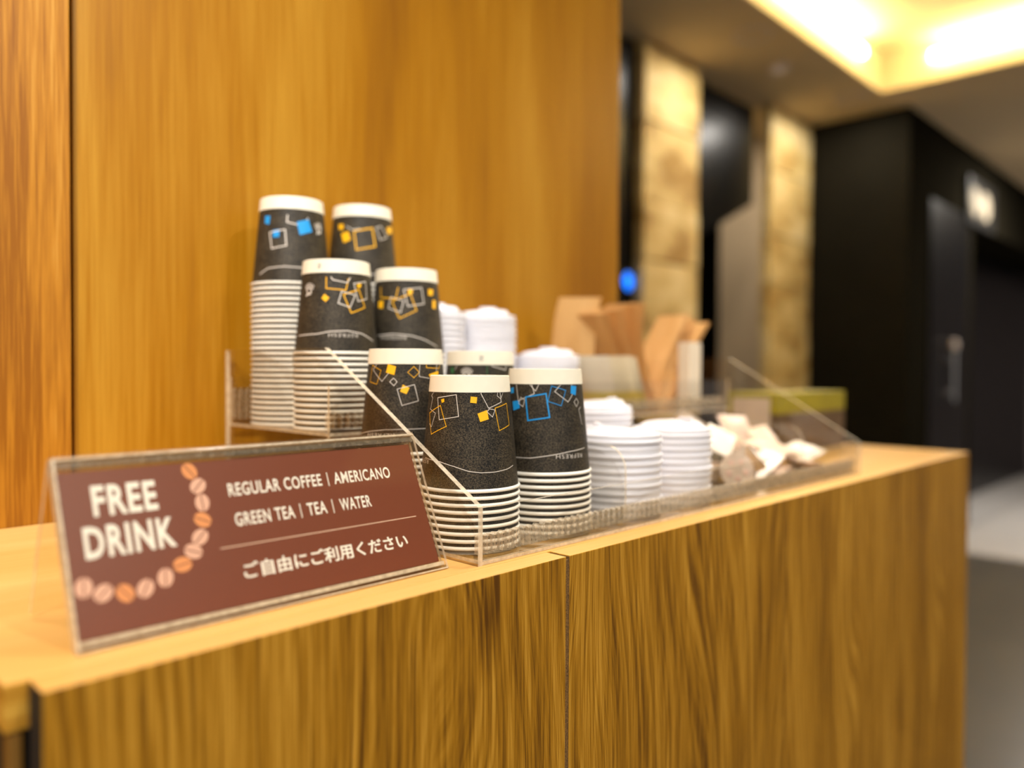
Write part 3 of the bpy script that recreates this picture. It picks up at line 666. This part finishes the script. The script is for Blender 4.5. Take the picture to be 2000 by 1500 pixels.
for i, (x, lean, y, yaw) in enumerate(SLV):
    lab = 'flat kraft paper cup sleeve, ' + ['standing nearly upright at the left end of the fan', 'leaning left, lowest of the left fan', 'leaning left, second lowest of the left fan', 'leaning left, third of the left fan', 'leaning left, fourth of the left fan', 'leaning left, fifth of the left fan', 'leaning left, innermost of the left fan', 'leaning right, innermost of the right fan', 'leaning right, second of the right fan', 'leaning right, third of the right fan', 'leaning right, lowest of the right fan'][i]
    o = tag(link('kraft_sleeve', slm, None, (x, y, ZS+.0045), (0, math.radians(lean), math.radians(yaw))), lab, 'cup sleeve', 'kraft sleeves fanned on the upper tier')
t = thing('paper_box', 'slim white paper box standing in front of the kraft sleeves', 'box', (1.022, .625, ZS+.0035))
MB().box(-.016, .016, -.010, .010, 0, .096).build('carton', M_white, t, bevel=.001)
MB().box(-.0155, .0155, -.0095, .0095, .096, .0975).build('lid_flap', M_white, t)
sm = MB(); vs = []; nn = 8
for i in range(nn+1):
    u = i/nn; thk = .0030*sqrt(max(0, sin(pi*u)))+.0003
    for j in range(5):
        v = j/4; q = thk*sin(pi*(.08+.84*v))
        vs += [(-q, -.028+.056*v, u*.078), (q, -.028+.056*v, u*.078)]
fs = []
for i in range(nn):
    for j in range(4):
        a = (i*5+j)*2; b = a+2; c = ((i+1)*5+j)*2; d = c+2
        fs += [(a, c, d, b), (a+1, b+1, d+1, c+1)]
sm.add(vs, fs, 0, True)
sm.m = [(1 if (k//8) in (1, 2) else 0) for k in range(len(sm.f))]
sach_me = sm.mesh('paper_sachet', [M_sach, M_sachy])
for i in range(5):
    tag(link('paper_sachet', sach_me, None, (.8290 + i*.0150, .636, ZS+.0045), (0, math.radians(-20 + random.uniform(-3, 3)), math.radians(random.uniform(-6, 6)))),
        'cream and yellow flat sachet in the upright row, %s from the lids' % ORD[i], 'sachet', 'upright sachets on the upper tier')

# ================================================================== creamers and wrapped packets at the right of the lower tier
pot = MB().lathe([(0, 0), (.011, 0), (.0125, .002), (.0165, .018), (.0195, .0185), (.0195, .0195)], 28).mesh('creamer_pot', [M_pot])
mb = MB(); mb.lathe([(0, .0202), (.0195, .0200), (.0197, .0196)], 28); mb.box(-.004, .004, .018, .0245, .0196, .0200); foil = mb.mesh('foil_lid', [M_foil])
mb = MB()
for k in range(5):
    a = k*1.26; mb.lathe([(0, .0206), (.0028, .0205), (.0034, .0203)], 10, cx=.010*cos(a), cy=.010*sin(a))
dots = mb.mesh('printed_flower', [M_red])
zb = ZB + .0035
CREAM = [(.8230, .448, zb+.0215, (1.45, .25, -.75), 'lying on its side facing the room'), (.8280, .492, zb+.0, (0, 0, .4), 'standing upright behind the first'), (.8690, .505, zb+.0, (0, 0, 2.0), 'standing upright beside the riser'), (.8420, .530, zb+.040, (2.6, .3, 0), 'tipped over on top of the heap'), (.8830, .465, zb+.0215, (1.5, .2, -1.3), 'lying on its side near the pink packets')]
for x, y, z, r, d in CREAM:
    t = thing('creamer_pot', 'small cream-coloured creamer pot ' + d, 'creamer', (x, y, z), 'creamer pots heaped beside the lids', r)
    link('pot', pot, t); f_ = link('foil_lid', foil, t); link('printed_flower', dots, f_)
def packet_mesh(Lx, Ly, th, seed):
    r = random.Random(seed); mb = MB(); nx, ny = 10, 6; vs = []
    for i in range(nx+1):
        for j in range(ny+1):
            u, v = i/nx, j/ny; h = th*sqrt(max(0, sin(pi*u)*sin(pi*v))) + .0004; w = r.uniform(-.0007, .0007) + .002*sin(u*5+seed)
            vs += [((u-.5)*Lx, (v-.5)*Ly, w+h), ((u-.5)*Lx, (v-.5)*Ly, w-h)]
    fs = []
    for i in range(nx):
        for j in range(ny):
            a = (i*(ny+1)+j)*2; b = a+2; c = ((i+1)*(ny+1)+j)*2; d = c+2
            fs += [(a, c, d, b), (a+1, b+1, d+1, c+1)]
    mb.add(vs, fs, 0, True); return mb
PK = [(.850, .478, .052, 0, (.5, -.5, .3), .050, .036, 'crumpled white wrapper leaning on the creamer pots'), (.868, .445, .030, 0, (.9, .2, .7), .048, .034, 'crumpled white wrapper at the front of the creamer heap'),
      (.905, .455, .018, 0, (.2, -.5, -.3), .060, .036, 'white wrapper lying between creamers and pink packets'), (.858, .530, .066, 0, (.7, .5, 1.1), .050, .036, 'white wrapper on the top of the heap'),
      (.958, .470, .010, 1, (.10, .05, .15), .085, .050, 'pale pink packet lying flat at the bottom of the pile'), (.968, .480, .022, 1, (.16, -.07, -.2), .085, .050, 'pale pink packet lying second in the pile'),
      (.985, .475, .034, 1, (.30, .02, .1), .085, .050, 'pale pink packet on top of the pile'), (.975, .520, .050, 1, (1.15, .05, .05), .090, .052, 'pale pink packet propped upright at the back of the pile'),
      (1.045, .460, .010, 1, (.08, .1, .4), .070, .048, 'pale pink packet lying beside the right end panel'), (1.050, .470, .024, 0, (.25, -.1, -.1), .070, .046, 'white packet lying across the pink one by the end panel'), (1.035, .510, .036, 1, (.9, 0, .1), .075, .050, 'pale pink packet propped by the right end panel')]
for i, (x, y, z, c, r, lx, ly, d) in enumerate(PK):
    tag(packet_mesh(lx, ly, .0045, i).build('wrapped_packet', [M_wrapp if c else M_wrap], None, (x, y, ZB+.004+z), r), d, 'packet', 'wrapped packets in the lower tier')

# ================================================================== tea box past the organiser
tb = thing('tea_box', 'low brown and green tea carton on the counter past the organizer', 'box', (1.205, .575, ZT))
MB().box(0, .275, 0, .088, .0006, .068).build('carton', M_tbrown, tb, bevel=.001)
MB().box(-.0006, .2756, -.0006, .0886, .068, .102).build('lid', M_tgreen, tb, bevel=.001)
MB().box(-.0012, -.0002, .012, .078, .030, .094).build('label', M_tlabel, tb)
